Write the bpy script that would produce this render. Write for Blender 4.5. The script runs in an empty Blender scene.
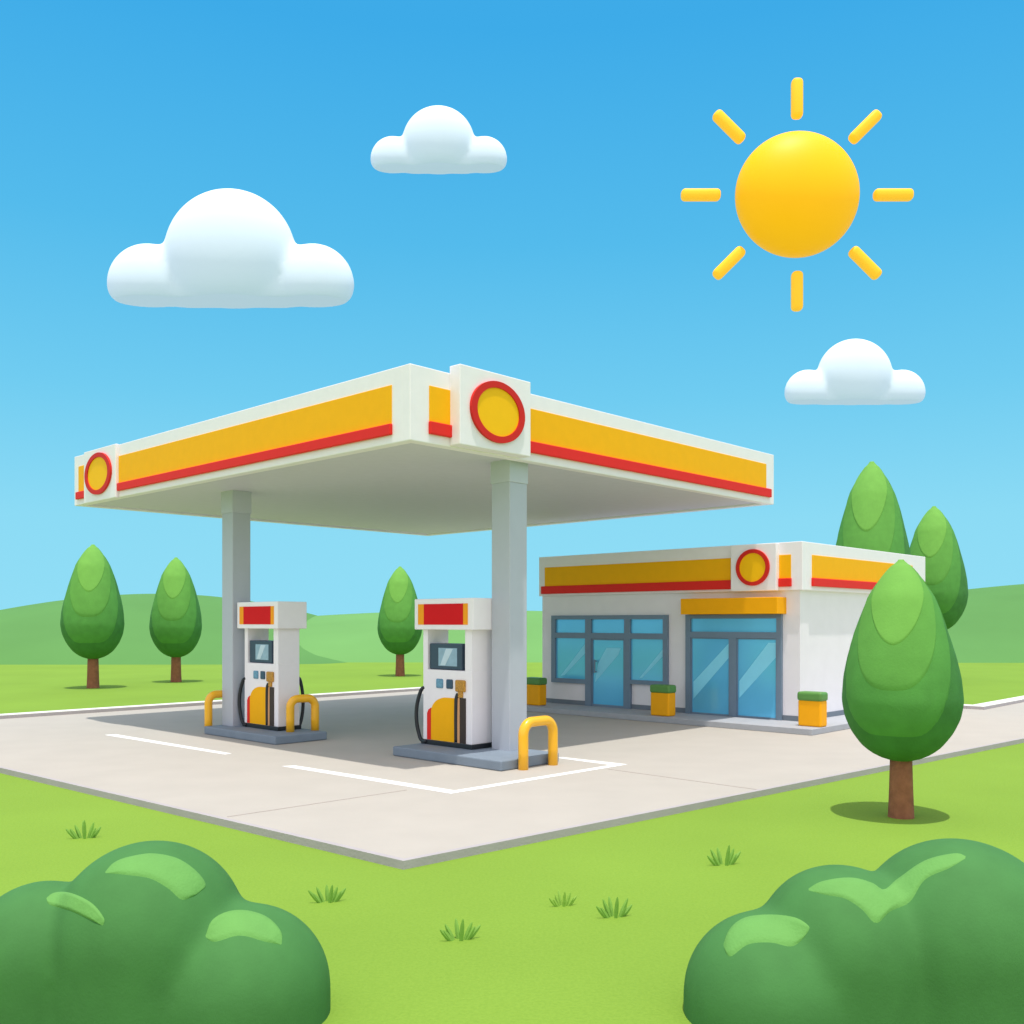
import bpy, bmesh, math, random
from mathutils import Vector, Matrix
from mathutils.bvhtree import BVHTree
random.seed(7)
sc = bpy.context.scene
COL = sc.collection
PI = math.pi

# ------------------------------------------------------------------ materials
def lin(r, g, b):
    def c(v):
        v /= 255.0
        return v / 12.92 if v <= 0.04045 else ((v + 0.055) / 1.055) ** 2.4
    return (c(r), c(g), c(b))

def mat(name, col, rough=0.5, var=0.04, scale=6.0, bump=0.0, bscale=40.0, spec=0.5, emit=0.0, coat=0.0, metal=0.0):
    """Principled material with procedural noise in its colour, roughness and relief."""
    m = bpy.data.materials.new(name)
    m.use_nodes = True
    nt = m.node_tree
    b = nt.nodes['Principled BSDF']
    tc = nt.nodes.new('ShaderNodeTexCoord')
    n = nt.nodes.new('ShaderNodeTexNoise')
    n.inputs['Scale'].default_value = scale
    n.inputs['Detail'].default_value = 5
    nt.links.new(tc.outputs['Object'], n.inputs['Vector'])
    r = nt.nodes.new('ShaderNodeValToRGB')
    r.color_ramp.elements[0].position = 0.3
    r.color_ramp.elements[1].position = 0.7
    r.color_ramp.elements[0].color = tuple(max(0, c * (1 - var)) for c in col) + (1,)
    r.color_ramp.elements[1].color = tuple(min(1, c * (1 + var)) for c in col) + (1,)
    nt.links.new(n.outputs['Fac'], r.inputs['Fac'])
    nt.links.new(r.outputs['Color'], b.inputs['Base Color'])
    b.inputs['Roughness'].default_value = rough
    b.inputs['Specular IOR Level'].default_value = spec
    b.inputs['Coat Weight'].default_value = coat
    b.inputs['Metallic'].default_value = metal
    if emit:
        nt.links.new(r.outputs['Color'], b.inputs['Emission Color'])
        b.inputs['Emission Strength'].default_value = emit
    if bump:
        n2 = nt.nodes.new('ShaderNodeTexNoise')
        n2.inputs['Scale'].default_value = bscale
        n2.inputs['Detail'].default_value = 6
        nt.links.new(tc.outputs['Object'], n2.inputs['Vector'])
        bp = nt.nodes.new('ShaderNodeBump')
        bp.inputs['Strength'].default_value = bump
        bp.inputs['Distance'].default_value = 0.02
        nt.links.new(n2.outputs['Fac'], bp.inputs['Height'])
        nt.links.new(bp.outputs['Normal'], b.inputs['Normal'])
    return m

M = dict(
    white=mat('white_paint', (0.90, 0.848, 0.862), 0.5, 0.015),
    wall=mat('white_render', (0.86, 0.815, 0.835), 0.75, 0.02, 3, 0.15, 60),
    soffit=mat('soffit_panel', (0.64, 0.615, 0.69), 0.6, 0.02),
    column=mat('column_paint', (0.47, 0.495, 0.545), 0.45, 0.015),
    capital=mat('column_capital', (0.52, 0.54, 0.585), 0.45, 0.015),
    yellow=mat('yellow_band', (0.98, 0.47, 0.004), 0.6, 0.02, spec=0.15),
    amber=mat('amber_paint', (0.97, 0.42, 0.003), 0.6, 0.02, spec=0.15),
    disc=mat('emblem_yellow', (0.99, 0.53, 0.006), 0.6, 0.01, spec=0.15),
    red=mat('red_stripe', (0.80, 0.025, 0.018), 0.55, 0.02, spec=0.2),
    redring=mat('emblem_red', (0.66, 0.022, 0.014), 0.55, 0.02, spec=0.2),
    frame=mat('frame_metal', (0.165, 0.23, 0.31), 0.45, 0.03),
    glass=mat('blue_glass', (0.15, 0.60, 0.93), 0.14, 0.03, 1.2, spec=0.5, metal=0.25),
    glare_paint=mat('painted_glare_band', (0.27, 0.76, 0.97), 0.3, 0.02, spec=0.5),
    skirt=mat('skirting_paint', (0.17, 0.20, 0.24), 0.6, 0.03),
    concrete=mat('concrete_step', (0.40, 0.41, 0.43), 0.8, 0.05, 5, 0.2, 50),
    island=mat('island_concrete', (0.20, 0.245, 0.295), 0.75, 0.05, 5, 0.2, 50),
    pave=mat('pavement_concrete', (0.445, 0.407, 0.350), 0.85, 0.03, 1.4, 0.12, 60),
    kerb=mat('kerb_concrete', (0.42, 0.385, 0.38), 0.85, 0.04, 4, 0.2, 50),
    kerbtop=mat('pale_kerb', (0.80, 0.79, 0.70), 0.8, 0.03, 4, 0.1, 50),
    line=mat('road_paint', (0.88, 0.87, 0.83), 0.7, 0.03, 9, 0.1, 60),
    joint=mat('pavement_joint', (0.40, 0.345, 0.30), 0.9, 0.04),
    guard=mat('yellow_tube', (0.93, 0.47, 0.012), 0.3, 0.02, coat=0.2),
    rubber=mat('black_rubber', (0.012, 0.015, 0.02), 0.4, 0.05),
    screen=mat('screen_housing', (0.035, 0.065, 0.10), 0.4, 0.04),
    display=mat('screen_display', (0.30, 0.45, 0.56), 0.15, 0.08, 12),
    glint=mat('painted_screen_glint', (0.55, 0.68, 0.76), 0.15, 0.03),
    keyblue=mat('keypad_blue', (0.14, 0.32, 0.45), 0.4, 0.25, 40),
    keydark=mat('keypad_dark', (0.03, 0.075, 0.13), 0.4, 0.1, 40),
    nozzle=mat('nozzle_amber', (0.50, 0.24, 0.025), 0.5, 0.3, 45),
    slot=mat('holster_slot', (0.035, 0.018, 0.012), 0.5, 0.05),
    copper=mat('holster_strip', (0.70, 0.36, 0.16), 0.45, 0.04),
    pumpred=mat('pump_red', (0.68, 0.012, 0.016), 0.6, 0.02, spec=0.1),
    pumpor=mat('pump_orange', (0.95, 0.36, 0.02), 0.6, 0.02, spec=0.1),
    binyel=mat('bin_yellow', (0.96, 0.42, 0.004), 0.55, 0.02, spec=0.2),
    bingreen=mat('bin_green', (0.10, 0.27, 0.05), 0.5, 0.05),
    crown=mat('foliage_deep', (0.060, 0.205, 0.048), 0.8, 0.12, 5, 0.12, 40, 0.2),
    crown2=mat('foliage_highlight_low', (0.090, 0.285, 0.055), 0.8, 0.08, 5, 0.12, 40, 0.2),
    crown3=mat('foliage_highlight_mid', (0.118, 0.325, 0.058), 0.8, 0.06, 5, 0.12, 40, 0.2),
    crown4=mat('foliage_highlight_top', (0.165, 0.395, 0.068), 0.8, 0.05, 5, 0.12, 40, 0.2),
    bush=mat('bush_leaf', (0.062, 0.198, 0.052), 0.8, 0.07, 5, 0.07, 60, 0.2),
    bushlight=mat('bush_painted_highlight', (0.135, 0.335, 0.078), 0.8, 0.05, 7, 0.2, 60, 0.2),
    trunk=mat('bark', (0.30, 0.118, 0.062), 0.85, 0.2, 9, 0.5, 25, 0.2),
    tuft=mat('grass_blade', (0.23, 0.44, 0.065), 0.7, 0.1),
    tuft2=mat('pale_grass_blade', (0.30, 0.50, 0.07), 0.7, 0.1),
    cloud=mat('cloud_white', (0.75, 0.845, 0.90), 0.95, 0.01, 0.02, spec=0.0),
    sun=mat('sun_gold', (0.98, 0.48, 0.0), 0.5, 0.01, 0.1, emit=0.25, spec=0.2),
    ray=mat('sun_ray', (0.96, 0.50, 0.02), 0.5, 0.01, 0.1, emit=0.36, spec=0.2),
    field=mat('far_ground_muted', (0.33, 0.39, 0.40), 0.95, 0.25, 0.02, 0.0, spec=0.1),
    hill_near=mat('hill_grass_deep', (0.105, 0.255, 0.070), 0.9, 0.05, 0.15, 0.1, 3, 0.1),
    hill_far=mat('hill_grass_light', (0.145, 0.325, 0.095), 0.9, 0.05, 0.15, 0.1, 3, 0.1),
)

def lawn_material():
    m = mat('lawn_grass', (0.205, 0.335, 0.042), 0.9, 0.05, 0.35, 0.0, spec=0.1)
    nt = m.node_tree
    b = nt.nodes['Principled BSDF']
    tc = nt.nodes.new('ShaderNodeTexCoord')
    n = nt.nodes.new('ShaderNodeTexNoise')
    n.inputs['Scale'].default_value = 45
    n.inputs['Detail'].default_value = 8
    nt.links.new(tc.outputs['Object'], n.inputs['Vector'])
    mx = nt.nodes.new('ShaderNodeMix')
    mx.data_type = 'RGBA'
    mx.blend_type = 'MULTIPLY'
    mx.inputs['Factor'].default_value = 0.16
    ramp = nt.nodes['Color Ramp']
    nt.links.new(ramp.outputs['Color'], mx.inputs[6])
    r2 = nt.nodes.new('ShaderNodeValToRGB')
    r2.color_ramp.elements[0].position = 0.35
    r2.color_ramp.elements[0].color = (0.55, 0.7, 0.5, 1)
    r2.color_ramp.elements[1].position = 0.6
    r2.color_ramp.elements[1].color = (1.1, 1.1, 1.1, 1)
    nt.links.new(n.outputs['Fac'], r2.inputs['Fac'])
    nt.links.new(r2.outputs['Color'], mx.inputs[7])
    nt.links.new(mx.outputs[2], b.inputs['Base Color'])
    bp = nt.nodes.new('ShaderNodeBump')
    bp.inputs['Strength'].default_value = 0.3
    bp.inputs['Distance'].default_value = 0.02
    nt.links.new(n.outputs['Fac'], bp.inputs['Height'])
    nt.links.new(bp.outputs['Normal'], b.inputs['Normal'])
    return m
M['lawn'] = lawn_material()

# ------------------------------------------------------------------ geometry helpers
def obj(name, bm, m, parent=None, smooth=False, loc=None):
    bmesh.ops.recalc_face_normals(bm, faces=bm.faces[:])
    me = bpy.data.meshes.new(name)
    bm.to_mesh(me)
    bm.free()
    if smooth:
        for p in me.polygons:
            p.use_smooth = True
    me.materials.append(m)
    o = bpy.data.objects.new(name, me)
    COL.objects.link(o)
    if parent is not None:
        o.parent = parent
    if loc is not None:
        o.location = loc
    return o

def tag(o, label, cat, group=None):
    o['label'] = label
    o['category'] = cat
    if group:
        o['group'] = group
    return o

def thing(name, label, cat, loc=(0, 0, 0), rz=0.0, group=None):
    o = bpy.data.objects.new(name, None)
    o.empty_display_size = 0.3
    COL.objects.link(o)
    o.location = loc
    o.rotation_euler = (0, 0, rz)
    return tag(o, label, cat, group)

def struct(name, bm, m, smooth=False):
    o = obj(name, bm, m, smooth=smooth)
    o['kind'] = 'structure'
    return o

def copy_tree(o, parent=None):
    c = o.copy()
    COL.objects.link(c)
    c.parent = parent
    for ch in list(o.children):
        copy_tree(ch, c)
    return c

def bx(bm, x0, x1, y0, y1, z0, z1, bev=0.0, seg=2):
    r = bmesh.ops.create_cube(bm, size=1.0)
    vs = r['verts']
    for v in vs:
        v.co = Vector((x0 + (v.co.x + .5) * (x1 - x0), y0 + (v.co.y + .5) * (y1 - y0), z0 + (v.co.z + .5) * (z1 - z0)))
    if bev:
        es = list({e for v in vs for e in v.link_edges})
        bmesh.ops.bevel(bm, geom=es, offset=bev, segments=seg, profile=0.5, affect='EDGES')
    return bm

def box(*a, bev=0.0, seg=2):
    bm = bmesh.new()
    return bx(bm, *a, bev=bev, seg=seg)

def prism(bm, pts, fn, d0, d1):
    """Extrude the 2D outline pts between depths d0 and d1; fn(a, b, d) gives the 3D point."""
    f = [bm.verts.new(fn(a, b, d0)) for a, b in pts]
    k = [bm.verts.new(fn(a, b, d1)) for a, b in pts]
    bm.faces.new(f)
    bm.faces.new(k[::-1])
    n = len(pts)
    for i in range(n):
        bm.faces.new((f[i], k[i], k[(i + 1) % n], f[(i + 1) % n]))
    return bm

def on_u(a, b, d):      # a face that looks along -u: a runs along v
    return Vector((d, a, b))

def on_v(a, b, d):      # a face that looks along -v: a runs along u
    return Vector((a, d, b))

def ellipse(ca, cb, ra, rb, n=64):
    return [(ca + ra * math.cos(2 * PI * i / n), cb + rb * math.sin(2 * PI * i / n)) for i in range(n)]

def ring(bm, ca, cb, ra, rb, ia, ib, fn, d0, d1, n=64):
    A = ellipse(ca, cb, ra, rb, n)
    B = ellipse(ca, cb, ia, ib, n)
    V = [[bm.verts.new(fn(p[0], p[1], d)) for p in L] for L in (A, B) for d in (d0, d1)]
    for i in range(n):
        j = (i + 1) % n
        bm.faces.new((V[0][i], V[0][j], V[2][j], V[2][i]))
        bm.faces.new((V[1][i], V[3][i], V[3][j], V[1][j]))
        bm.faces.new((V[0][i], V[1][i], V[1][j], V[0][j]))
        bm.faces.new((V[2][i], V[2][j], V[3][j], V[3][i]))
    return bm

def tube(bm, pts, r, n=12):
    """A round tube through pts."""
    pts = [Vector(p) for p in pts]
    rings = []
    prev = None
    for i, p in enumerate(pts):
        t = (pts[min(i + 1, len(pts) - 1)] - pts[max(i - 1, 0)]).normalized()
        if prev is None:
            a = t.orthogonal().normalized()
        else:
            a = (prev - t * prev.dot(t)).normalized()
        prev = a
        b = t.cross(a)
        rings.append([bm.verts.new(p + r * (math.cos(2 * PI * k / n) * a + math.sin(2 * PI * k / n) * b)) for k in range(n)])
    for q in range(len(rings) - 1):
        for k in range(n):
            bm.faces.new((rings[q][k], rings[q][(k + 1) % n], rings[q + 1][(k + 1) % n], rings[q + 1][k]))
    bm.faces.new(rings[0][::-1])
    bm.faces.new(rings[-1])
    return bm

def smooth_path(ctrl, n=8):
    """Catmull-Rom through ctrl."""
    P = [Vector(c) for c in ctrl]
    P = [P[0] * 2 - P[1]] + P + [P[-1] * 2 - P[-2]]
    out = []
    for i in range(1, len(P) - 2):
        for k in range(n):
            t = k / n
            a, b, c, d = P[i - 1], P[i], P[i + 1], P[i + 2]
            out.append(0.5 * ((2 * b) + (c - a) * t + (2 * a - 5 * b + 4 * c - d) * t * t + (3 * b - a - 3 * c + d) * t ** 3))
    out.append(P[-2])
    return out

def interp(tab, t):
    for (a, x), (b, y) in zip(tab, tab[1:]):
        if t <= b:
            return x + (y - x) * (t - a) / (b - a)
    return tab[-1][1]

# ------------------------------------------------------------------ station frame: origin under the near canopy corner
SX, SY = -1.297, 12.40
ANG = math.radians(46.53)
CU, SU = math.cos(ANG), math.sin(ANG)
def W(u, v, z=0.0):
    return Vector((SX + CU * u - SU * v, SY + SU * u + CU * v, z))

# ------------------------------------------------------------------ the setting
GZ = -0.07
bm = bmesh.new()
bmesh.ops.create_grid(bm, x_segments=40, y_segments=40, size=70)
for v in bm.verts:
    v.co.z = GZ
struct('lawn', bm, M['lawn'])
bm = bmesh.new()          # unseen ground round the lawn, out to the horizon; greyed to cut green bounce
bmesh.ops.create_grid(bm, x_segments=40, y_segments=40, size=1500)
for v in bm.verts:
    v.co.z = GZ - 0.12
struct('ground', bm, M['field'])

def slab(bm, pts, z0, z1):
    return prism(bm, pts, lambda a, b, d: W(a, b, d), z0, z1)

def front_edge(u):
    return -3.15 - 0.088 * (u + 2.76)
KW = 0.06
bm = bmesh.new()
slab(bm, [(-2.76, front_edge(-2.76)), (60, front_edge(60)), (60, -2.0), (15.4, -2.0), (15.4, 12.0), (-3.55, 12.0)], GZ - 0.1, 0.0)
struct('pavement', bm, M['pave'])

bm = bmesh.new()          # kerb stones along the two near edges, a finger proud of the concrete
slab(bm, [(-2.76, front_edge(-2.76)), (-2.76 - KW, front_edge(-2.76) - KW), (60, front_edge(60) - KW), (60, front_edge(60))], GZ - 0.1, 0.004)
slab(bm, [(-2.76, front_edge(-2.76)), (-3.55, 12.0), (-3.55 - KW, 12.0), (-2.76 - KW, front_edge(-2.76) - KW)], GZ - 0.1, 0.004)
struct('front_kerb', bm, M['kerb'])

bm = bmesh.new()          # raised kerb at the back, pale top
slab(bm, [(-3.6, 12.003), (15.4, 12.003), (15.4, 12.38), (-3.6, 12.38)], GZ - 0.1, 0.065)
slab(bm, [(15.403, 12.0), (15.403, -1.617), (15.78, -1.617), (15.78, 12.0)], GZ - 0.1, 0.065)
slab(bm, [(15.403, -1.997), (60, -1.997), (60, -1.62), (15.403, -1.62)], GZ - 0.1, 0.065)
struct('rear_kerb', bm, M['kerb'])
bm = bmesh.new()
slab(bm, [(-3.6, 12.02), (15.4, 12.02), (15.4, 12.36), (-3.6, 12.36)], 0.066, 0.075)
slab(bm, [(15.42, 12.0), (15.42, -1.637), (15.76, -1.637), (15.76, 12.0)], 0.066, 0.075)
slab(bm, [(15.42, -1.98), (60, -1.98), (60, -1.64), (15.42, -1.64)], 0.066, 0.075)
struct('kerb_coping', bm, M['kerbtop'])

bm = bmesh.new()
slab(bm, [(-0.55, 7.62), (-0.37, 7.55), (-0.29, 3.80), (-0.42, 3.78)], 0.001, 0.005)
slab(bm, [(-0.50, 2.13), (-0.34, 2.05), (-0.19, -1.03), (-0.36, -1.15)], 0.001, 0.005)
slab(bm, [(-0.36, -1.15), (-0.19, -1.03), (2.72, -1.11), (2.93, -1.24)], 0.001, 0.005)
slab(bm, [(2.93, -1.24), (2.72, -1.11), (2.74, -0.10), (2.86, -0.10)], 0.001, 0.005)
struct('road_marking', bm, M['line'])

bm = bmesh.new()
slab(bm, [(-2.85, -0.48), (-2.85, -0.455), (-0.55, -0.565), (-0.55, -0.59)], 0.0005, 0.003)
slab(bm, [(2.40, -1.30), (2.425, -1.30), (2.36, -3.60), (2.335, -3.60)], 0.0005, 0.003)
struct('pavement_joint', bm, M['joint'])

def hill(name, m, x0, x1, y0, depth, prof, tilt=0.0):
    bm = bmesh.new()
    nx, ny = 160, 36
    g = []
    for i in range(nx + 1):
        x = x0 + (x1 - x0) * i / nx
        row = []
        for j in range(ny + 1):
            t = j / ny
            s = math.sin(PI * t) ** 0.75
            z = GZ - 0.15 + (prof(x) + 0.15) * s
            row.append(bm.verts.new((x, y0 + depth * t + tilt * x, z)))
        g.append(row)
    for i in range(nx):
        for j in range(ny):
            bm.faces.new((g[i][j], g[i + 1][j], g[i + 1][j + 1], g[i][j + 1]))
    return struct(name, bm, m, smooth=True)

def bell(x, c, w, h):
    t = (x - c) / w
    return h * max(0.0, 1 - t * t) if abs(t) < 1 else 0.0
hill('left_hill', M['hill_near'], -90, -8.0, 47, 44, lambda x: max(bell(x, -24.5, 16.8, 4.05), bell(x, -66, 42, 5.0)))
hill('middle_hill', M['hill_far'], -36, 40, 49.5, 50, lambda x: max(bell(x, -2, 34, 2.95), 0.0))
hill('right_hill', M['hill_near'], 8, 130, 49, 46, lambda x: max(bell(x, 46, 33, 5.2), bell(x, 95, 40, 5.2)))

# ------------------------------------------------------------------ emblem signs
def sign(parent, fn, a0, a1, b0, b1, dback, dfront, ca, cb, ra, rb, name='sign_panel'):
    s = obj(name, prism(bmesh.new(), [(a0, b0), (a1, b0), (a1, b1), (a0, b1)], fn, dback, dfront), M['white'], parent)
    bv = s.modifiers.new('b', 'BEVEL'); bv.width = 0.012; bv.segments = 2
    e = 0.04
    rg = obj('emblem_ring', ring(bmesh.new(), ca, cb, ra, rb, ra * .79, rb * .79, fn, dfront + 0.004, dfront - e), M['redring'], s)
    obj('emblem_disc', prism(bmesh.new(), ellipse(ca, cb, ra * .788, rb * .788), fn, dfront + 0.004, dfront - 0.022), M['disc'], s)
    return s

def band(name, parent, fn, a0, a1, b0, b1, d0, d1, m, bev=0.006):
    o = obj(name, prism(bmesh.new(), [(a0, b0), (a1, b0), (a1, b1), (a0, b1)], fn, d0, d1), m, parent)
    bv = o.modifiers.new('b', 'BEVEL'); bv.width = bev; bv.segments = 2
    return o

# ------------------------------------------------------------------ canopy on two columns
CL, CW, CB, CT = 9.39, 10.24, 4.315, 5.294
can = thing('station_canopy', 'large flat white canopy with yellow and red bands over the fuel pumps', 'canopy', W(0, 0), ANG)
T = 0.16
bm = bmesh.new()
bx(bm, 0, CL, 0, T, CB, CT, bev=0.012)
bx(bm, 0, CL, CW - T, CW, CB, CT, bev=0.012)
bx(bm, 0.0, T, T - 0.012, CW - T + 0.012, CB + 0.0005, CT - 0.0005, bev=0.012)
bx(bm, CL - T, CL, T - 0.012, CW - T + 0.012, CB + 0.0005, CT - 0.0005, bev=0.012)
fas = obj('fascia', bm, M['white'], can)
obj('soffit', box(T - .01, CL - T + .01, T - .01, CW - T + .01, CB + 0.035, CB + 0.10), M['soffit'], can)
obj('roof', box(T - .01, CL - T + .01, T - .01, CW - T + .01, CT - 0.2, CT - 0.12), M['white'], can)
# left face (looks along -u)
band('yellow_band', fas, on_u, 0.357, 8.245, 4.57, 5.075, 0.003, -0.014, M['yellow'])
band('red_stripe', fas, on_u, 0.345, 8.245, 4.425, 4.569, 0.003, -0.05, M['red'], 0.012)
band('yellow_band', fas, on_u, 9.635, 10.02, 4.57, 5.075, 0.003, -0.014, M['yellow'])
band('red_stripe', fas, on_u, 9.635, 10.08, 4.425, 4.569, 0.003, -0.05, M['red'], 0.012)
sign(can, on_u, 8.25, 9.63, 4.305, 5.300, 0.003, -0.07, 8.95, 4.815, 0.56, 0.395)
# right face (looks along -v)
band('yellow_band', fas, on_v, 0.322, 0.80, 4.60, 5.065, 0.003, -0.014, M['yellow'])
band('red_stripe', fas, on_v, 0.31, 0.86, 4.435, 4.599, 0.003, -0.05, M['red'], 0.012)
band('yellow_band', fas, on_v, 2.07, 9.07, 4.60, 5.075, 0.003, -0.014, M['yellow'])
band('red_stripe', fas, on_v, 2.07, 9.22, 4.435, 4.599, 0.003, -0.05, M['red'], 0.012)
sign(can, on_v, 0.685, 2.06, 4.33, 5.385, 0.003, -0.20, 1.38, 4.85, 0.52, 0.415)

def column(u, v, s, zb, zc):
    c = obj('column', box(u, u + s, v, v + s, zb, zc, bev=0.012), M['column'], can)
    k = 0.012
    obj('capital', box(u - k, u + s + k, v - k, v + s + k, zc - 0.004, CB + 0.04, bev=0.008), M['capital'], c)
IH = 0.14
column(2.08, 0.23, 0.37, IH - 0.01, 4.03)
column(1.08, 6.10, 0.365, IH - 0.01, 3.96)

# ------------------------------------------------------------------ pump islands
G_IS = 'concrete islands under the canopy'
def island(name, label, u0, u1, v0, v1):
    o = thing(name, label, 'pump island', W((u0 + u1) / 2, (v0 + v1) / 2), ANG, G_IS)
    a, b = (u1 - u0) / 2, (v1 - v0) / 2
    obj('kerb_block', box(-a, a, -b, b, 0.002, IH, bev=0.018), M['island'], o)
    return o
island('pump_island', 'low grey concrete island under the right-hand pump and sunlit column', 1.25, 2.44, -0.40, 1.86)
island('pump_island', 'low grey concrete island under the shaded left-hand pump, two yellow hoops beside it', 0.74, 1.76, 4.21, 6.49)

# ------------------------------------------------------------------ fuel pump (front looks along -u)
PW, PD = 1.07, 0.43
def make_pump(label, loc):
    p = thing('fuel_pump', label, 'fuel pump', loc, ANG, 'fuel pumps under the canopy')
    hw = PW / 2
    def vv(t):             # 0 at the far (picture left) side, 1 at the near side
        return hw - t * PW
    obj('base', box(-0.025, PD + 0.025, -hw - 0.025, hw + 0.025, 0.0, 0.07, bev=0.008), M['rubber'], p)
    bm = bmesh.new()
    bx(bm, 0, PD, -hw, hw, 0.068, 1.14, bev=0.008)                          # lower cabinet
    bx(bm, 0.003, PD - 0.003, -hw + 0.001, -hw + 0.145, 1.139, 1.75)         # near post
    bx(bm, 0.003, PD - 0.003, hw - 0.105, hw - 0.001, 1.139, 1.75)          # far post
    cab = obj('cabinet', bm, M['white'], p)
    # head
    h = obj('head', box(-0.09, PD + 0.07, -hw - 0.12, hw + 0.10, 1.745, 2.21, bev=0.012), M['white'], p)
    obj('header_panel', prism(bmesh.new(), [(-0.45, 1.82), (0.41, 1.82), (0.41, 2.13), (-0.45, 2.13)], on_u, -0.085, -0.098), M['pumpred'], h)
    for a0, a1 in ((0.413, 0.545), (-0.545, -0.453)):
        obj('header_end', prism(bmesh.new(), [(a0, 1.82), (a1, 1.82), (a1, 2.13), (a0, 2.13)], on_u, -0.085, -0.097), M['pumpor'], h)
    # screen
    s = obj('screen', box(0.03, 0.30, vv(0.775), vv(0.105), 1.145, 1.535, bev=0.015), M['screen'], p)
    obj('display', prism(bmesh.new(), [(vv(.68), 1.20), (vv(.30), 1.20), (vv(.30), 1.47), (vv(.68), 1.47)], on_u, 0.034, 0.024), M['display'], s)
    obj('display_glint', prism(bmesh.new(), [(vv(.44), 1.21), (vv(.34), 1.21), (vv(.46), 1.46), (vv(.60), 1.46)], on_u, 0.026, 0.021), M['glint'], s)  # pale slanted reflection painted onto the display
    obj('keypad', box(-0.02, 0.01, vv(0.425), vv(0.285), 0.865, 1.005, bev=0.02), M['keyblue'], p)
    obj('card_reader', box(-0.02, 0.01, vv(0.625), vv(0.495), 0.865, 1.005, bev=0.02), M['keydark'], p)
    # nozzle in its holster
    nz = bmesh.new()
    bx(nz, -0.035, 0.01, vv(0.885), vv(0.69), 0.83, 1.005, bev=0.02)
    bx(nz, -0.028, 0.01, vv(0.83), vv(0.745), 0.745, 0.835, bev=0.01)
    obj('nozzle', nz, M['nozzle'], p)
    obj('holster_strip', box(-0.016, 0.004, vv(0.77), vv(0.722), 0.075, 0.74), M['copper'], p)
    obj('holster_slot', box(-0.012, 0.004, vv(0.885), vv(0.772), 0.075, 0.74), M['slot'], p)
    hb = bmesh.new()
    tube(hb, smooth_path([(-0.01, vv(.735), 0.80), (-0.018, vv(.71), 0.72), (-0.016, vv(.70), 0.45), (-0.012, vv(.70), 0.08)]), 0.028)
    obj('hose', hb, M['rubber'], p, smooth=True)
    # yellow and red livery on the cabinet front
    yb, yt = 0.075, 0.73
    pts = [(vv(.655), yb), (vv(.18), yb)]
    for i in range(13):
        a = PI - i / 12 * PI / 2
        pts.append((vv(.50 + .32 * math.cos(a)), 0.50 + (yt - 0.50) * math.sin(a)))
    pts.append((vv(.655), yt))
    obj('livery_panel', prism(bmesh.new(), pts, on_u, 0.003, -0.010), M['yellow'], p)
    obj('livery_stripe', prism(bmesh.new(), [(vv(.177), yb), (vv(.09), yb), (vv(.09), 0.47), (vv(.12), 0.53), (vv(.177), 0.56)], on_u, 0.003, -0.008), M['red'], p)
    # hoses looping down both sides
    hb = bmesh.new()
    tube(hb, smooth_path([(0.02, hw - 0.02, 0.86), (0.0, hw + 0.05, 0.81), (-0.02, hw + 0.12, 0.58), (-0.02, hw + 0.13, 0.34),
                          (0.0, hw + 0.085, 0.11), (0.0, hw + 0.02, 0.045), (-0.03, hw - 0.10, 0.04)], 10), 0.03)
    obj('hose', hb, M['rubber'], p, smooth=True)
    hb = bmesh.new()
    v0 = -hw + 0.07
    tube(hb, smooth_path([(PD - 0.01, v0, 0.90), (PD + 0.06, v0, 0.84), (PD + 0.115, v0, 0.58), (PD + 0.115, v0, 0.32),
                          (PD + 0.07, v0, 0.11), (PD + 0.02, v0, 0.045), (PD - 0.08, v0, 0.04)], 10), 0.03)
    obj('hose', hb, M['rubber'], p, smooth=True)
    return p
pump = make_pump('white fuel pump with red header, right one, just left of the sunlit column', W(1.80, 1.26, IH))
p2 = copy_tree(pump)
p2.location = W(1.22, 5.40, IH)
p2['label'] = 'white fuel pump with red header, left one, in front of the shaded column'

# ------------------------------------------------------------------ yellow hoop guards
def hoop(label, a, b, height, zb):
    A, B = W(*a), W(*b)
    mid = (A + B) / 2
    w = (B - A).length / 2
    o = None
    R = min(0.17, w * 0.62)
    pts = [(-w, 0, 0), (-w, 0, (height - R) * .5), (-w, 0, height - R)]
    for i in range(1, 9):
        t = i / 8 * PI / 2
        pts.append((-w + R - R * math.cos(t), 0, height - R + R * math.sin(t)))
    pts += [(-x, y, z) for x, y, z in pts[::-1]]
    o = obj('hoop_guard', tube(bmesh.new(), pts, 0.070, 16), M['guard'], smooth=True)
    o.location = (mid.x, mid.y, zb)
    o.rotation_euler = (0, 0, math.atan2(B.y - A.y, B.x - A.x))
    tag(o, label, 'hoop guard', 'yellow hoop guards at the pump islands')
    return o
hoop('bright yellow hoop guard in the sun at the near end of the right island', (1.58, -0.50), (2.19, -0.50), 0.64, -0.005)
hoop('shaded yellow hoop guard just right of the left fuel pump', (1.29, 4.61), (1.73, 4.52), 0.56, IH - 0.005)
hoop('yellow hoop guard half hidden behind the left column', (0.85, 6.53), (1.33, 6.53), 0.70, -0.005)

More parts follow.
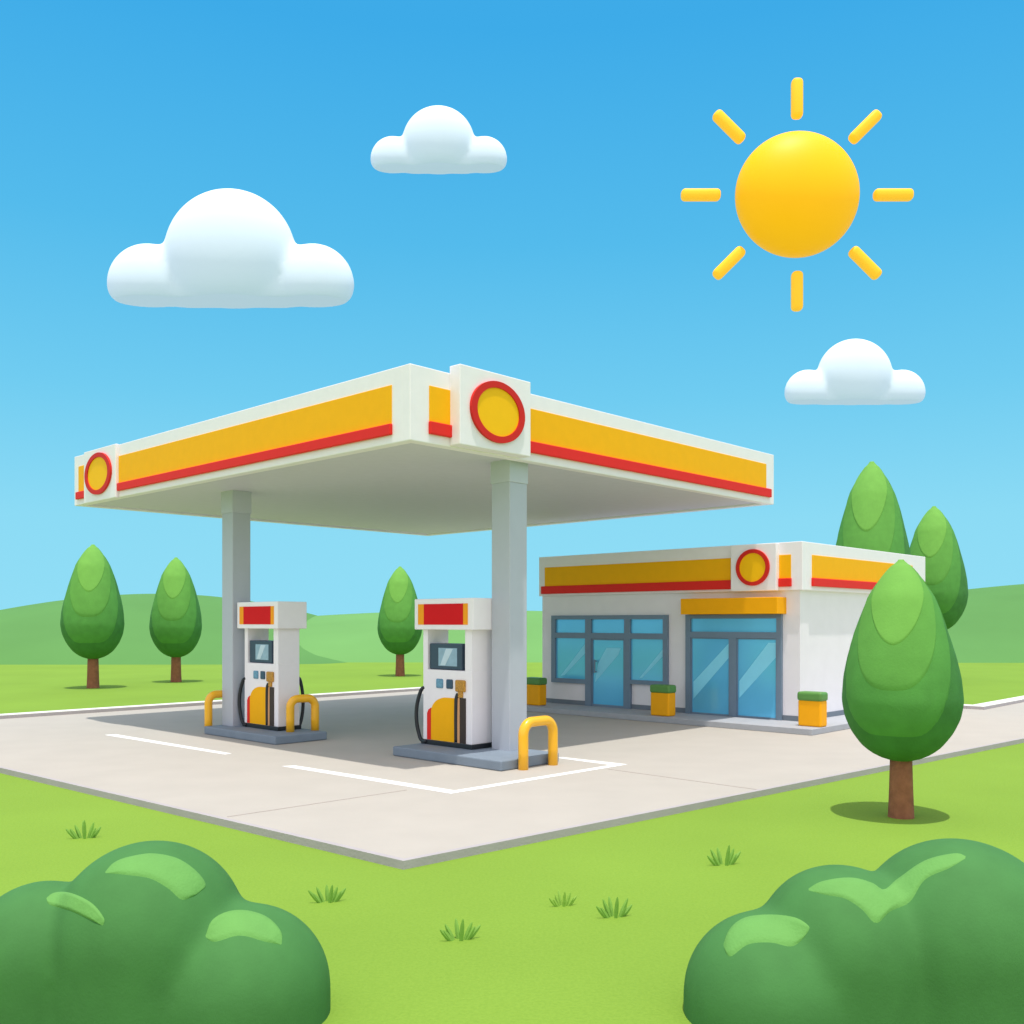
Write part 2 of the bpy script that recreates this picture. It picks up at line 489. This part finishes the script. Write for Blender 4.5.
# ------------------------------------------------------------------ shop building
BU, BV = 9.1, -0.7
shop = thing('shop_building', 'low white shop with yellow and red fascia and blue glass doors behind the canopy', 'shop', W(0, 0), ANG)
VF, UB = 5.85, 15.0
obj('wall', box(BU, UB, BV, VF, 0.10, 3.42), M['wall'], shop)
obj('base_step', box(7.97, UB + .2, -1.50, 6.3, 0.002, 0.11, bev=0.008), M['concrete'], shop)
k = 0.018
for v0, v1 in ((4.50, VF + k), (1.83, 3.235), (BV - k, -0.35)):
    obj('skirting', box(BU - k, BU + .02, v0, v1, 0.111, 0.21), M['skirt'], shop)
obj('skirting', box(BU + .021, UB, BV - k, BV + .02, 0.111, 0.21), M['skirt'], shop)
fo = 0.10
bm = bmesh.new()
bx(bm, BU - fo, BU + 0.06, BV - fo + .0, VF + .02, 2.605, 3.525, bev=0.01)
bx(bm, BU + 0.061, UB + fo, BV - fo, BV + 0.06, 2.606, 3.524, bev=0.01)
bx(bm, UB - .06, UB + fo - .001, BV + 0.061, VF + .02, 2.606, 3.524, bev=0.01)
bx(bm, BU + 0.061, UB - .061, VF - .14, VF + .019, 2.606, 3.524, bev=0.01)
sf = obj('fascia', bm, M['white'], shop)
obj('roof', box(BU + .05, UB - .05, BV + .05, VF - .13, 3.425, 3.47), M['kerb'], shop)
uf, vf = BU - fo, BV - fo
band('yellow_band', sf, on_u, 0.665, 5.68, 2.835, 3.275, uf + .003, uf - .014, M['yellow'])
band('red_stripe', sf, on_u, 0.665, 5.77, 2.655, 2.834, uf + .003, uf - .05, M['red'], 0.012)
band('yellow_band', sf, on_u, -0.57, -0.32, 2.835, 3.285, uf + .003, uf - .014, M['yellow'])
band('red_stripe', sf, on_u, -0.585, -0.32, 2.675, 2.834, uf + .003, uf - .05, M['red'], 0.012)
band('yellow_band', sf, on_v, 9.38, 14.3, 2.845, 3.285, vf + .003, vf - .014, M['yellow'])
band('red_stripe', sf, on_v, 9.36, 14.4, 2.685, 2.844, vf + .003, vf - .05, M['red'], 0.012)
sign(shop, on_u, -0.325, 0.66, 2.60, 3.515, uf + .003, uf - .13, 0.165, 3.06, 0.36, 0.355)
obj('awning', box(BU - 0.36, BU + .01, -0.42, 1.75, 2.155, 2.475, bev=0.012), M['amber'], shop)

FD = 0.075        # frame depth in front of the wall
def pane(parent, v0, v1, z0, z1, glare_paint=None, d=0.028):
    p = obj('pane', prism(bmesh.new(), [(v0, z0), (v1, z0), (v1, z1), (v0, z1)], on_u, BU + .003, BU - d), M['glass'], parent)
    return p
def glare_band(parent, v0, v1, z0, z1, poly, d):  # diagonal glare painted as pale bands raised on the glass
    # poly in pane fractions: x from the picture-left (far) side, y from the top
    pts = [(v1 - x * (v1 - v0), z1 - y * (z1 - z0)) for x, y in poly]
    return obj('painted_glare', prism(bmesh.new(), pts, on_u, BU - d + .001, BU - d - 0.004), M['glare_paint'], parent)
def bars(bm, rects, d):
    for v0, v1, z0, z1 in rects:
        bx(bm, BU - d, BU + .004, v0, v1, z0, z1)
    return bm

# left glazing: two windows with transoms and a door between them
wf = obj('window_frame', bars(bmesh.new(), [
    (5.39, 5.51, 0.60, 2.15), (2.275, 2.385, 0.655, 2.15),
    (4.325, 4.495, 0.111, 2.15), (3.24, 3.40, 0.111, 2.15),
    (4.496, 5.389, 2.06, 2.15), (4.496, 5.389, 1.63, 1.755), (4.496, 5.389, 0.60, 0.70),
    (2.386, 3.239, 2.06, 2.15), (2.386, 3.239, 1.63, 1.755), (2.386, 3.239, 0.655, 0.745),
    (3.401, 4.324, 2.06, 2.15), (3.401, 4.324, 1.63, 1.755)], FD), M['frame'], shop)
for v0, v1 in ((4.496, 5.389), (3.401, 4.324), (2.386, 3.239)):
    pane(wf, v0, v1, 1.756, 2.059)
pane(wf, 4.496, 5.389, 0.701, 1.629)
glare_band(wf, 4.496, 5.389, 0.701, 1.629, [(.15, .94), (.28, .92), (.97, .36), (.97, .13)], .028)
pane(wf, 2.386, 3.239, 0.746, 1.629)
glare_band(wf, 2.386, 3.239, 0.746, 1.629, [(.25, .96), (.35, .94), (.97, .40), (.97, .23)], .028)

def door(v0, v1, z0, z1, poly, handle=None, fw=0.045):
    d = obj('door', bars(bmesh.new(), [(v0, v0 + fw, z0, z1), (v1 - fw, v1, z0, z1),
            (v0 + fw + .001, v1 - fw - .001, z0, z0 + fw * 1.6), (v0 + fw + .001, v1 - fw - .001, z1 - fw, z1)], FD - 0.02), M['frame'], shop)
    a0, a1, b0, b1 = v0 + fw, v1 - fw, z0 + fw * 1.6, z1 - fw
    pane(d, a0, a1, b0, b1)
    glare_band(d, a0, a1, b0, b1, poly, .028)
    if handle:
        hv, h0, h1 = handle
        bm = bmesh.new()
        bx(bm, BU - 0.115, BU - 0.085, hv - .018, hv + .018, h0, h1, bev=0.006)
        bx(bm, BU - 0.086, BU - 0.02, hv - .012, hv + .012, h0 + .02, h0 + .05)
        bx(bm, BU - 0.086, BU - 0.02, hv - .012, hv + .012, h1 - .05, h1 - .02)
        obj('handle', bm, M['frame'], d)
    return d
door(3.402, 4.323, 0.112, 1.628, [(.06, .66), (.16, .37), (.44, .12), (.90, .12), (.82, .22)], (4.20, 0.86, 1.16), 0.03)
# entrance: double glass doors under a transom
ef = obj('door_frame', bars(bmesh.new(), [
    (1.70, 1.82, 0.111, 2.15), (-0.345, -0.245, 0.111, 2.15), (0.63, 0.79, 0.111, 1.68),
    (-0.244, 1.699, 2.07, 2.15), (-0.244, 1.699, 1.681, 1.80)], FD), M['frame'], shop)
pane(ef, -0.244, 1.699, 1.801, 2.069)
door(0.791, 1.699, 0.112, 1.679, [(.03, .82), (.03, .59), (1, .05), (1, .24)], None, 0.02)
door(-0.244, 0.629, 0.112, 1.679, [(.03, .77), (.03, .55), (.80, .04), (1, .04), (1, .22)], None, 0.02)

# ------------------------------------------------------------------ litter bins on the shop step
def make_bin(label, loc):
    b = thing('litter_bin', label, 'bin', loc, ANG, 'yellow bins along the shop front')
    obj('bin_body', box(-0.13, 0.13, -0.225, 0.225, 0.0, 0.475, bev=0.035, seg=3), M['binyel'], b)
    obj('bin_lid', box(-0.145, 0.145, -0.24, 0.24, 0.46, 0.625, bev=0.045, seg=4), M['bingreen'], b)
    return b
bn = make_bin('yellow bin with green lid at the sunlit shop corner beside the big tree', W(8.50, -1.25, 0.11))
for (u, v), lab in (((8.28, 1.86), 'yellow bin with green lid between the shop window and the double glass doors'),
                    ((8.40, 5.43), 'shaded yellow bin with green lid partly hidden behind the front column')):
    c = copy_tree(bn)
    c.location = W(u, v, 0.11)
    c['label'] = lab

# ------------------------------------------------------------------ trees
PROFILE = [(0, 0), (.015, .10), (.035, .37), (.085, .63), (.16, .83), (.235, .95), (.315, 1.0), (.43, .965), (.53, .89), (.62, .795),
           (.72, .67), (.82, .535), (.90, .345), (.95, .19), (.985, .07), (1, 0)]
def prof(t):
    s = 0.0
    for d, w in ((-.02, .25), (0, .5), (.02, .25)):
        s += w * interp(PROFILE, min(1, max(0, t + d)))
    return s * (1 if 0.03 < t < 0.97 else (t / .03 if t <= .03 else (1 - t) / .03) ** .5)

def crown_mesh(h, r, off=0.0, hem=None, n=72, m=56, phase=0.0):
    """Teardrop crown; with a hem it is a raised layer of painted highlight whose scalloped rim lies on the layer below."""
    bm = bmesh.new()
    rows = []
    for j in range(m + 1):
        row = []
        for i in range(n):
            th = 2 * PI * i / n
            lo = hem(th) if hem else 0.0
            t = lo + (1 - lo) * j / m
            t = min(t, 0.9995)
            e = off * (min(1.0, j / 3.0) if hem else 0.0)
            wob = 1 + 0.006 * math.sin(3 * th + 7 * t + phase) + 0.005 * math.sin(5 * th - 11 * t)
            rr = r * prof(t) * wob + e - (0.004 * r if hem and j == 0 else 0)
            rr = max(rr, 0.0005)
            row.append(bm.verts.new((rr * math.cos(th), rr * math.sin(th), h * t + e * 0.6)))
        rows.append(row)
    for j in range(m):
        for i in range(n):
            bm.faces.new((rows[j][i], rows[j][(i + 1) % n], rows[j + 1][(i + 1) % n], rows[j + 1][i]))
    bm.faces.new(rows[-1])
    if not hem:
        bm.faces.new(rows[0][::-1])
    return bm

def scallop(lo, hi, lobes, face, p):
    def f(th):
        return lo + (hi - lo) * abs(math.sin(lobes * (th - face) / 2)) ** p
    return f

def make_tree(label, loc, zc, h, r, tr, phase):
    t = thing('tree', label, 'tree', loc, 0, 'round egg-crowned trees')
    face = math.atan2(-loc[1], -loc[0]) - 0.15
    bm = bmesh.new()
    segs = 20
    rings = []
    for z, k in ((-0.05, 1.10), (0.02, 1.05), (0.10 * zc + .05, 1.02), (zc * .6, .95), (zc + 0.12 * h, .85)):
        rings.append([bm.verts.new((tr * k * math.cos(2 * PI * i / segs), tr * k * math.sin(2 * PI * i / segs), z)) for i in range(segs)])
    for a, b in zip(rings, rings[1:]):
        for i in range(segs):
            bm.faces.new((a[i], a[(i + 1) % segs], b[(i + 1) % segs], b[i]))
    bm.faces.new(rings[-1])
    obj('trunk', bm, M['trunk'], t, smooth=True)
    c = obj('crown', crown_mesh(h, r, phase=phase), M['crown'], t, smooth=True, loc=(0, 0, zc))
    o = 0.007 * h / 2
    for lo, hi, m_, k, p in ((.15, .74, 'crown2', 1, 6.0), (.36, .90, 'crown3', 2, 3.0), (.57, .97, 'crown4', 3, 1.7)):  # lighter greens paint nested highlights onto the crown
        obj('highlight_layer', crown_mesh(h, r, o * k, scallop(lo, hi, 2, face, p), phase=phase), M[m_], c, smooth=True)
    return t
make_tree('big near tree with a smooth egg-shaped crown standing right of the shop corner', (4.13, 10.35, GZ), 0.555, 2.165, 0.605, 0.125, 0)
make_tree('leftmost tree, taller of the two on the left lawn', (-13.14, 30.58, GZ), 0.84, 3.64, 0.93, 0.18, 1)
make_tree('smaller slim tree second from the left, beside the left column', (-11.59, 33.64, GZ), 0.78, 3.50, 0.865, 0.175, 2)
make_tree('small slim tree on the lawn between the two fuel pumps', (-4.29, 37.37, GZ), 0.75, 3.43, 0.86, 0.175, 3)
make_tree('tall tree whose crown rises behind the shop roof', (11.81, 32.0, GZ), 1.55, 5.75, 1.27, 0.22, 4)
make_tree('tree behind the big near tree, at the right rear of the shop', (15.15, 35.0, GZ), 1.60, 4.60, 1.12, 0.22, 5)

# ------------------------------------------------------------------ bushes
def ico(bm, c, r, sub=5, flat=1.0):
    rr = bmesh.ops.create_icosphere(bm, subdivisions=sub, radius=r)
    for v in rr['verts']:
        v.co = Vector((v.co.x, v.co.y, v.co.z * flat)) + Vector(c)

def remesh(bm, m, name, voxel, smooth_it, parent=None, clamp=None):
    o = obj(name, bm, m, parent)
    md = o.modifiers.new('r', 'REMESH')
    md.mode = 'VOXEL'
    md.voxel_size = voxel
    if smooth_it:
        ms = o.modifiers.new('s', 'SMOOTH')
        ms.factor = 0.5
        ms.iterations = smooth_it
    bpy.context.view_layer.update()
    ev = o.evaluated_get(bpy.context.evaluated_depsgraph_get())
    me = bpy.data.meshes.new_from_object(ev)
    o.modifiers.clear()
    old = o.data
    o.data = me
    bpy.data.meshes.remove(old)
    if clamp is not None:
        for v in me.vertices:
            if v.co.z < clamp:
                v.co.z = clamp
    for p in me.polygons:
        p.use_smooth = True
    if not me.materials:
        me.materials.append(m)
    return o

def resample(pts, n):
    P = smooth_path([(x, 0, z) for x, z in pts], 12)
    L = [0.0]
    for a, b in zip(P, P[1:]):
        L.append(L[-1] + (b - a).length)
    out = []
    k = 0
    for i in range(n + 1):
        d = L[-1] * i / n
        while k < len(L) - 2 and L[k + 1] < d:
            k += 1
        t = (d - L[k]) / max(1e-9, L[k + 1] - L[k])
        out.append(P[k].lerp(P[k + 1], min(1, max(0, t))))
    return out

def highlight_patch(foliage, outer, inner, eye):
    """A low raised patch of painted highlight on the face of the bush, between two curves (x, z)."""
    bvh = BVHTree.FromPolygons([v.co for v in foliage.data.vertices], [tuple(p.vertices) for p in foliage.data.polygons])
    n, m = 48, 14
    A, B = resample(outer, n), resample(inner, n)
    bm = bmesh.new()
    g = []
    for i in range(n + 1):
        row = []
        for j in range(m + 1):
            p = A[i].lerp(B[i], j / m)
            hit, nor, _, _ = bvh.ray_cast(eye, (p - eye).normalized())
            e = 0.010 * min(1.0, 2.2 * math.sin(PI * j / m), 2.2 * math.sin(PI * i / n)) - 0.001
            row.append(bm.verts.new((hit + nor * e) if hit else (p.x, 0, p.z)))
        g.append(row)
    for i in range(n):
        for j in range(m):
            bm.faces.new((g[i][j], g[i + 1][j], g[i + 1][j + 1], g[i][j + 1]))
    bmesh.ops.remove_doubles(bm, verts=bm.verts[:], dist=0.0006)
    return obj('bush_highlight', bm, M['bushlight'], foliage, smooth=True)

def bush(label, loc, domes, patches):
    b = thing('bush', label, 'bush', loc)
    bm = bmesh.new()
    for c, r in domes:
        ico(bm, c, r)
        for q in range(1, 7):                                # carry the clump down to the ground
            ico(bm, (c[0], c[1], c[2] - r * .16 * q), r, 4)
    o = remesh(bm, M['bush'], 'foliage', 0.017, 90, b, clamp=-0.04)
    for outer, inner in patches:  # paler green patches paint the highlights on the domes
        highlight_patch(o, outer, inner, Vector((-loc[0], -loc[1], 2.0 - loc[2])))
    return b

BD = 5.2
S = BD / 975.0
def bp(px, py):          # metres across and up, measured from the bush's own base point
    return ((px - 512) * S, (622 - py) * S + 2.0 - GZ)
def bush_from(label, circles, patches, ox):
    domes = []
    for px, py, rp, dy in circles:
        x, z = bp(px, py)
        domes.append(((x - ox, dy, z), rp * S * 1.025))
    pp = [tuple([(bp(*q)[0] - ox, bp(*q)[1]) for q in c] for c in pr) for pr in patches]
    bush(label, (ox, BD, GZ), domes, pp)
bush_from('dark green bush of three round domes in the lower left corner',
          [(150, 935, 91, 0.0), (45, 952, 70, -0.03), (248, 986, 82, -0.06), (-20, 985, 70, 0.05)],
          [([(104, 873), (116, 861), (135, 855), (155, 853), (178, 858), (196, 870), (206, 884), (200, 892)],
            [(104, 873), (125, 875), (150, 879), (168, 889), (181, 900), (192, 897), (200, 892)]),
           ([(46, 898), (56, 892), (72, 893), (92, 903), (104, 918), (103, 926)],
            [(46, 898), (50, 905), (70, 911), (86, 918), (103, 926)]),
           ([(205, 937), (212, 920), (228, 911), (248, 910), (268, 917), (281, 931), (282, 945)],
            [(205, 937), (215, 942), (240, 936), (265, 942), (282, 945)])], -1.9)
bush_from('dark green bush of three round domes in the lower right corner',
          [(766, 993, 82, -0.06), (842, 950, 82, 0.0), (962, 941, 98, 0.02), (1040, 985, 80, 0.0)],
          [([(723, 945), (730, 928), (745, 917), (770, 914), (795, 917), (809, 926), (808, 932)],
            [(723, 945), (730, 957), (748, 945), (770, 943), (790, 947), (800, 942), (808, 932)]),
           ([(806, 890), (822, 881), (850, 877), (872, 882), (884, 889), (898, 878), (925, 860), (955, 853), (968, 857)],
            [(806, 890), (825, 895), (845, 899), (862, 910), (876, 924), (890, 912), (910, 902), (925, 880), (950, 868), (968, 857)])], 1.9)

# ------------------------------------------------------------------ grass tufts
def tuft(label, x, y, s, m, group='grass tufts on the near lawn'):
    bm = bmesh.new()
    for k, (a, l) in enumerate(((-40, .9), (-24, .95), (-9, 1.0), (7, 1.12), (22, 1.0), (38, .85), (-32, .7), (30, .75))):
        a = math.radians(a + random.uniform(-4, 4))
        l *= s * 0.2 * random.uniform(.9, 1.1)
        w = 0.022 * s
        base = Vector((math.sin(a) * 0.16 * s * .75, (k % 3 - 1) * 0.03 * s, 0))
        d = Vector((math.sin(a), 0.15 * (k % 3 - 1), math.cos(a)))
        side = Vector((math.cos(a), 0, -math.sin(a)))
        for q, sg in ((0, 1),):
            pts = [(0, .7), (.35, 1.0), (.7, .85), (.92, .45), (1.0, .08)]
            L = [bm.verts.new(base + d * l * t - side * w * ww) for t, ww in pts]
            R = [bm.verts.new(base + d * l * t + side * w * ww) for t, ww in pts]
            C = [bm.verts.new(base + d * l * t + Vector((0, -0.010 * s * ww, 0))) for t, ww in pts]
            D = [bm.verts.new(base + d * l * t + Vector((0, 0.010 * s * ww, 0))) for t, ww in pts]
            for i in range(4):
                for A_, B_ in ((L, C), (C, R), (R, D), (D, L)):
                    bm.faces.new((A_[i], B_[i], B_[i + 1], A_[i + 1]))
    o = obj('grass_tuft', bm, m)
    o.location = (x, y, GZ - 0.008)
    return tag(o, label, 'grass tuft', group)
tuft('green grass tuft above the left bush', -4.09, 9.34, .86, M['tuft'])
tuft('green grass tuft on the lawn right of the left bush', -1.36, 7.21, .70, M['tuft'])
tuft('lowest green grass tuft, nearest the viewer, in the middle of the lawn', -0.34, 6.35, .70, M['tuft'])
tuft('pale faint grass tuft, lightest of them all', 0.37, 7.11, .56, M['tuft2'])
tuft('green grass tuft just right of the pale faint one', 0.72, 6.84, .70, M['tuft'])
tuft('green grass tuft above the right bush, close to the pavement edge', 1.81, 8.31, .80, M['tuft'])

# ------------------------------------------------------------------ clouds
def cloud(label, x, y, z, s):
    """s is the length of one unit; the big lobe has a radius of 66 units."""
    bm = bmesh.new()
    ico(bm, (0, 0, 29), 66, 6, 1.0)
    ico(bm, (-82, 0, 0), 41.5, 5)
    ico(bm, (83, 0, 0), 41.5, 5)
    ico(bm, (-40, 6, -4), 38, 5)
    ico(bm, (42, 6, -4), 38, 5)
    for v in bm.verts:
        if v.co.z < 0:
            v.co.z = -20.5 * math.tanh(-v.co.z / 24.0) / math.tanh(41.5 / 24.0)
            v.co.z = max(v.co.z, -20.5)
    bm.verts.ensure_lookup_table()
    for v in bm.verts:
        v.co *= s
        v.co.y *= 0.6
    o = remesh(bm, M['cloud'], 'cloud', 2.0 * s, 70, clamp=-16.3 * s)
    o.location = (x, y, z)
    return tag(o, label, 'cloud', 'white puffy clouds')
CD = 150.0
def cl(label, px, py, k, d):
    cloud(label, (px - 512) / 975 * d, d, 2 + (622 - py) / 975 * d, k * d / 975)
cl('largest white cloud, high on the left side', 230.5, 285, 1.0, 150)
cl('small white cloud at the top, between the big cloud and the sun', 438.5, 159.5, 0.555, 160)
cl('small white cloud low on the right, below the sun', 854.5, 393, 0.57, 155)

# ------------------------------------------------------------------ the sun in the sky
D = 210.0
K = D / 975
sun_o = thing('sun', 'round golden sun with eight short rays in the upper right sky', 'sun', ((797 - 512) * K, D, 2 + (622 - 195) * K))
bm = bmesh.new()
bmesh.ops.create_uvsphere(bm, u_segments=96, v_segments=48, radius=61.5 * K)
for v in bm.verts:
    v.co.y *= 0.6
obj('sun_ball', bm, M['sun'], sun_o, smooth=True)
for i in range(8):
    a = i * PI / 4
    bm = bmesh.new()
    r0, r1, w = 76.5 * K, 116 * K, 5.6 * K
    bx(bm, r0, r1, -w, w, -w, w, bev=w * .75, seg=4)
    bmesh.ops.rotate(bm, verts=bm.verts[:], cent=(0, 0, 0), matrix=Matrix.Rotation(-a, 3, 'Y'))
    obj('sun_ray', bm, M['ray'], sun_o, smooth=True)

# ------------------------------------------------------------------ light and sky
TO_SUN_H = Vector((0.168, -0.986)).normalized()
EL = math.radians(79)
to_sun = Vector((TO_SUN_H.x * math.cos(EL), TO_SUN_H.y * math.cos(EL), math.sin(EL)))
ld = bpy.data.lights.new('sun_lamp', 'SUN')
ld.energy = 3.3
ld.angle = math.radians(0.8)
ld.color = (1.0, 0.97, 0.92)
lo = bpy.data.objects.new('sun_lamp', ld)
lo.rotation_euler = (-to_sun).to_track_quat('-Z', 'Y').to_euler()
lo.location = (0, 0, 30)
COL.objects.link(lo)

w = bpy.data.worlds.new('World')
sc.world = w
w.use_nodes = True
nt = w.node_tree
nt.nodes.clear()
out = nt.nodes.new('ShaderNodeOutputWorld')
tc = nt.nodes.new('ShaderNodeTexCoord')
sx = nt.nodes.new('ShaderNodeSeparateXYZ')
nt.links.new(tc.outputs['Generated'], sx.inputs[0])
ramp = nt.nodes.new('ShaderNodeValToRGB')
cr = ramp.color_ramp
cr.elements[0].position = 0.0
cr.elements[0].color = lin(146, 222, 246) + (1,)
cr.elements[1].position = 1.0
cr.elements[1].color = lin(66, 168, 230) + (1,)
for p, c in ((0.10, (140, 219, 245)), (0.22, (112, 204, 241)), (0.36, (84, 187, 236)), (0.52, (62, 171, 232))):
    e = cr.elements.new(p)
    e.color = lin(*c) + (1,)
nt.links.new(sx.outputs['Z'], ramp.inputs['Fac'])
sky = nt.nodes.new('ShaderNodeTexSky')
sky.sky_type = 'NISHITA'
sky.sun_disc = False
sky.sun_elevation = EL
sky.sun_rotation = math.atan2(TO_SUN_H.x, TO_SUN_H.y)
b1 = nt.nodes.new('ShaderNodeBackground')
b1.inputs['Strength'].default_value = 0.06
nt.links.new(sky.outputs['Color'], b1.inputs['Color'])
b2 = nt.nodes.new('ShaderNodeBackground')
b2.inputs['Strength'].default_value = 1.0
nt.links.new(ramp.outputs['Color'], b2.inputs['Color'])
# added white fill light in the unseen sky behind the camera and overhead
sky_fill = nt.nodes.new('ShaderNodeBackground')
sky_fill.inputs['Color'].default_value = (0.97, 0.94, 0.98, 1)
sky_fill.inputs['Strength'].default_value = 0.95
ad = nt.nodes.new('ShaderNodeAddShader')
nt.links.new(b1.outputs[0], ad.inputs[0])
nt.links.new(sky_fill.outputs[0], ad.inputs[1])
dt = nt.nodes.new('ShaderNodeVectorMath')
dt.operation = 'DOT_PRODUCT'
dt.inputs[1].default_value = (-0.06, -0.55, 0.85)
nt.links.new(tc.outputs['Generated'], dt.inputs[0])
mr = nt.nodes.new('ShaderNodeMapRange')
mr.inputs['From Min'].default_value = 0.10
mr.inputs['From Max'].default_value = 0.50
nt.links.new(dt.outputs['Value'], mr.inputs['Value'])
mx = nt.nodes.new('ShaderNodeMixShader')
nt.links.new(mr.outputs['Result'], mx.inputs['Fac'])
nt.links.new(b2.outputs[0], mx.inputs[1])
nt.links.new(ad.outputs[0], mx.inputs[2])
nt.links.new(mx.outputs[0], out.inputs['Surface'])

# ------------------------------------------------------------------ camera
cd = bpy.data.cameras.new('camera')
cd.sensor_width = 36.0
cd.lens = 975.0 / 1024 * 36.0
cd.shift_y = (622 - 512) / 1024.0
cd.clip_start = 0.05
cd.clip_end = 3000
co = bpy.data.objects.new('camera', cd)
co.location = (0, 0, 2.0)
co.rotation_euler = (math.radians(90), 0, 0)
COL.objects.link(co)
sc.camera = co

sc.view_settings.view_transform = 'Standard'
sc.view_settings.look = 'None'
sc.view_settings.exposure = 0.0
sc.view_settings.gamma = 1.0
try:
    sc.cycles.max_bounces = 10
    sc.cycles.diffuse_bounces = 6
except Exception:
    pass
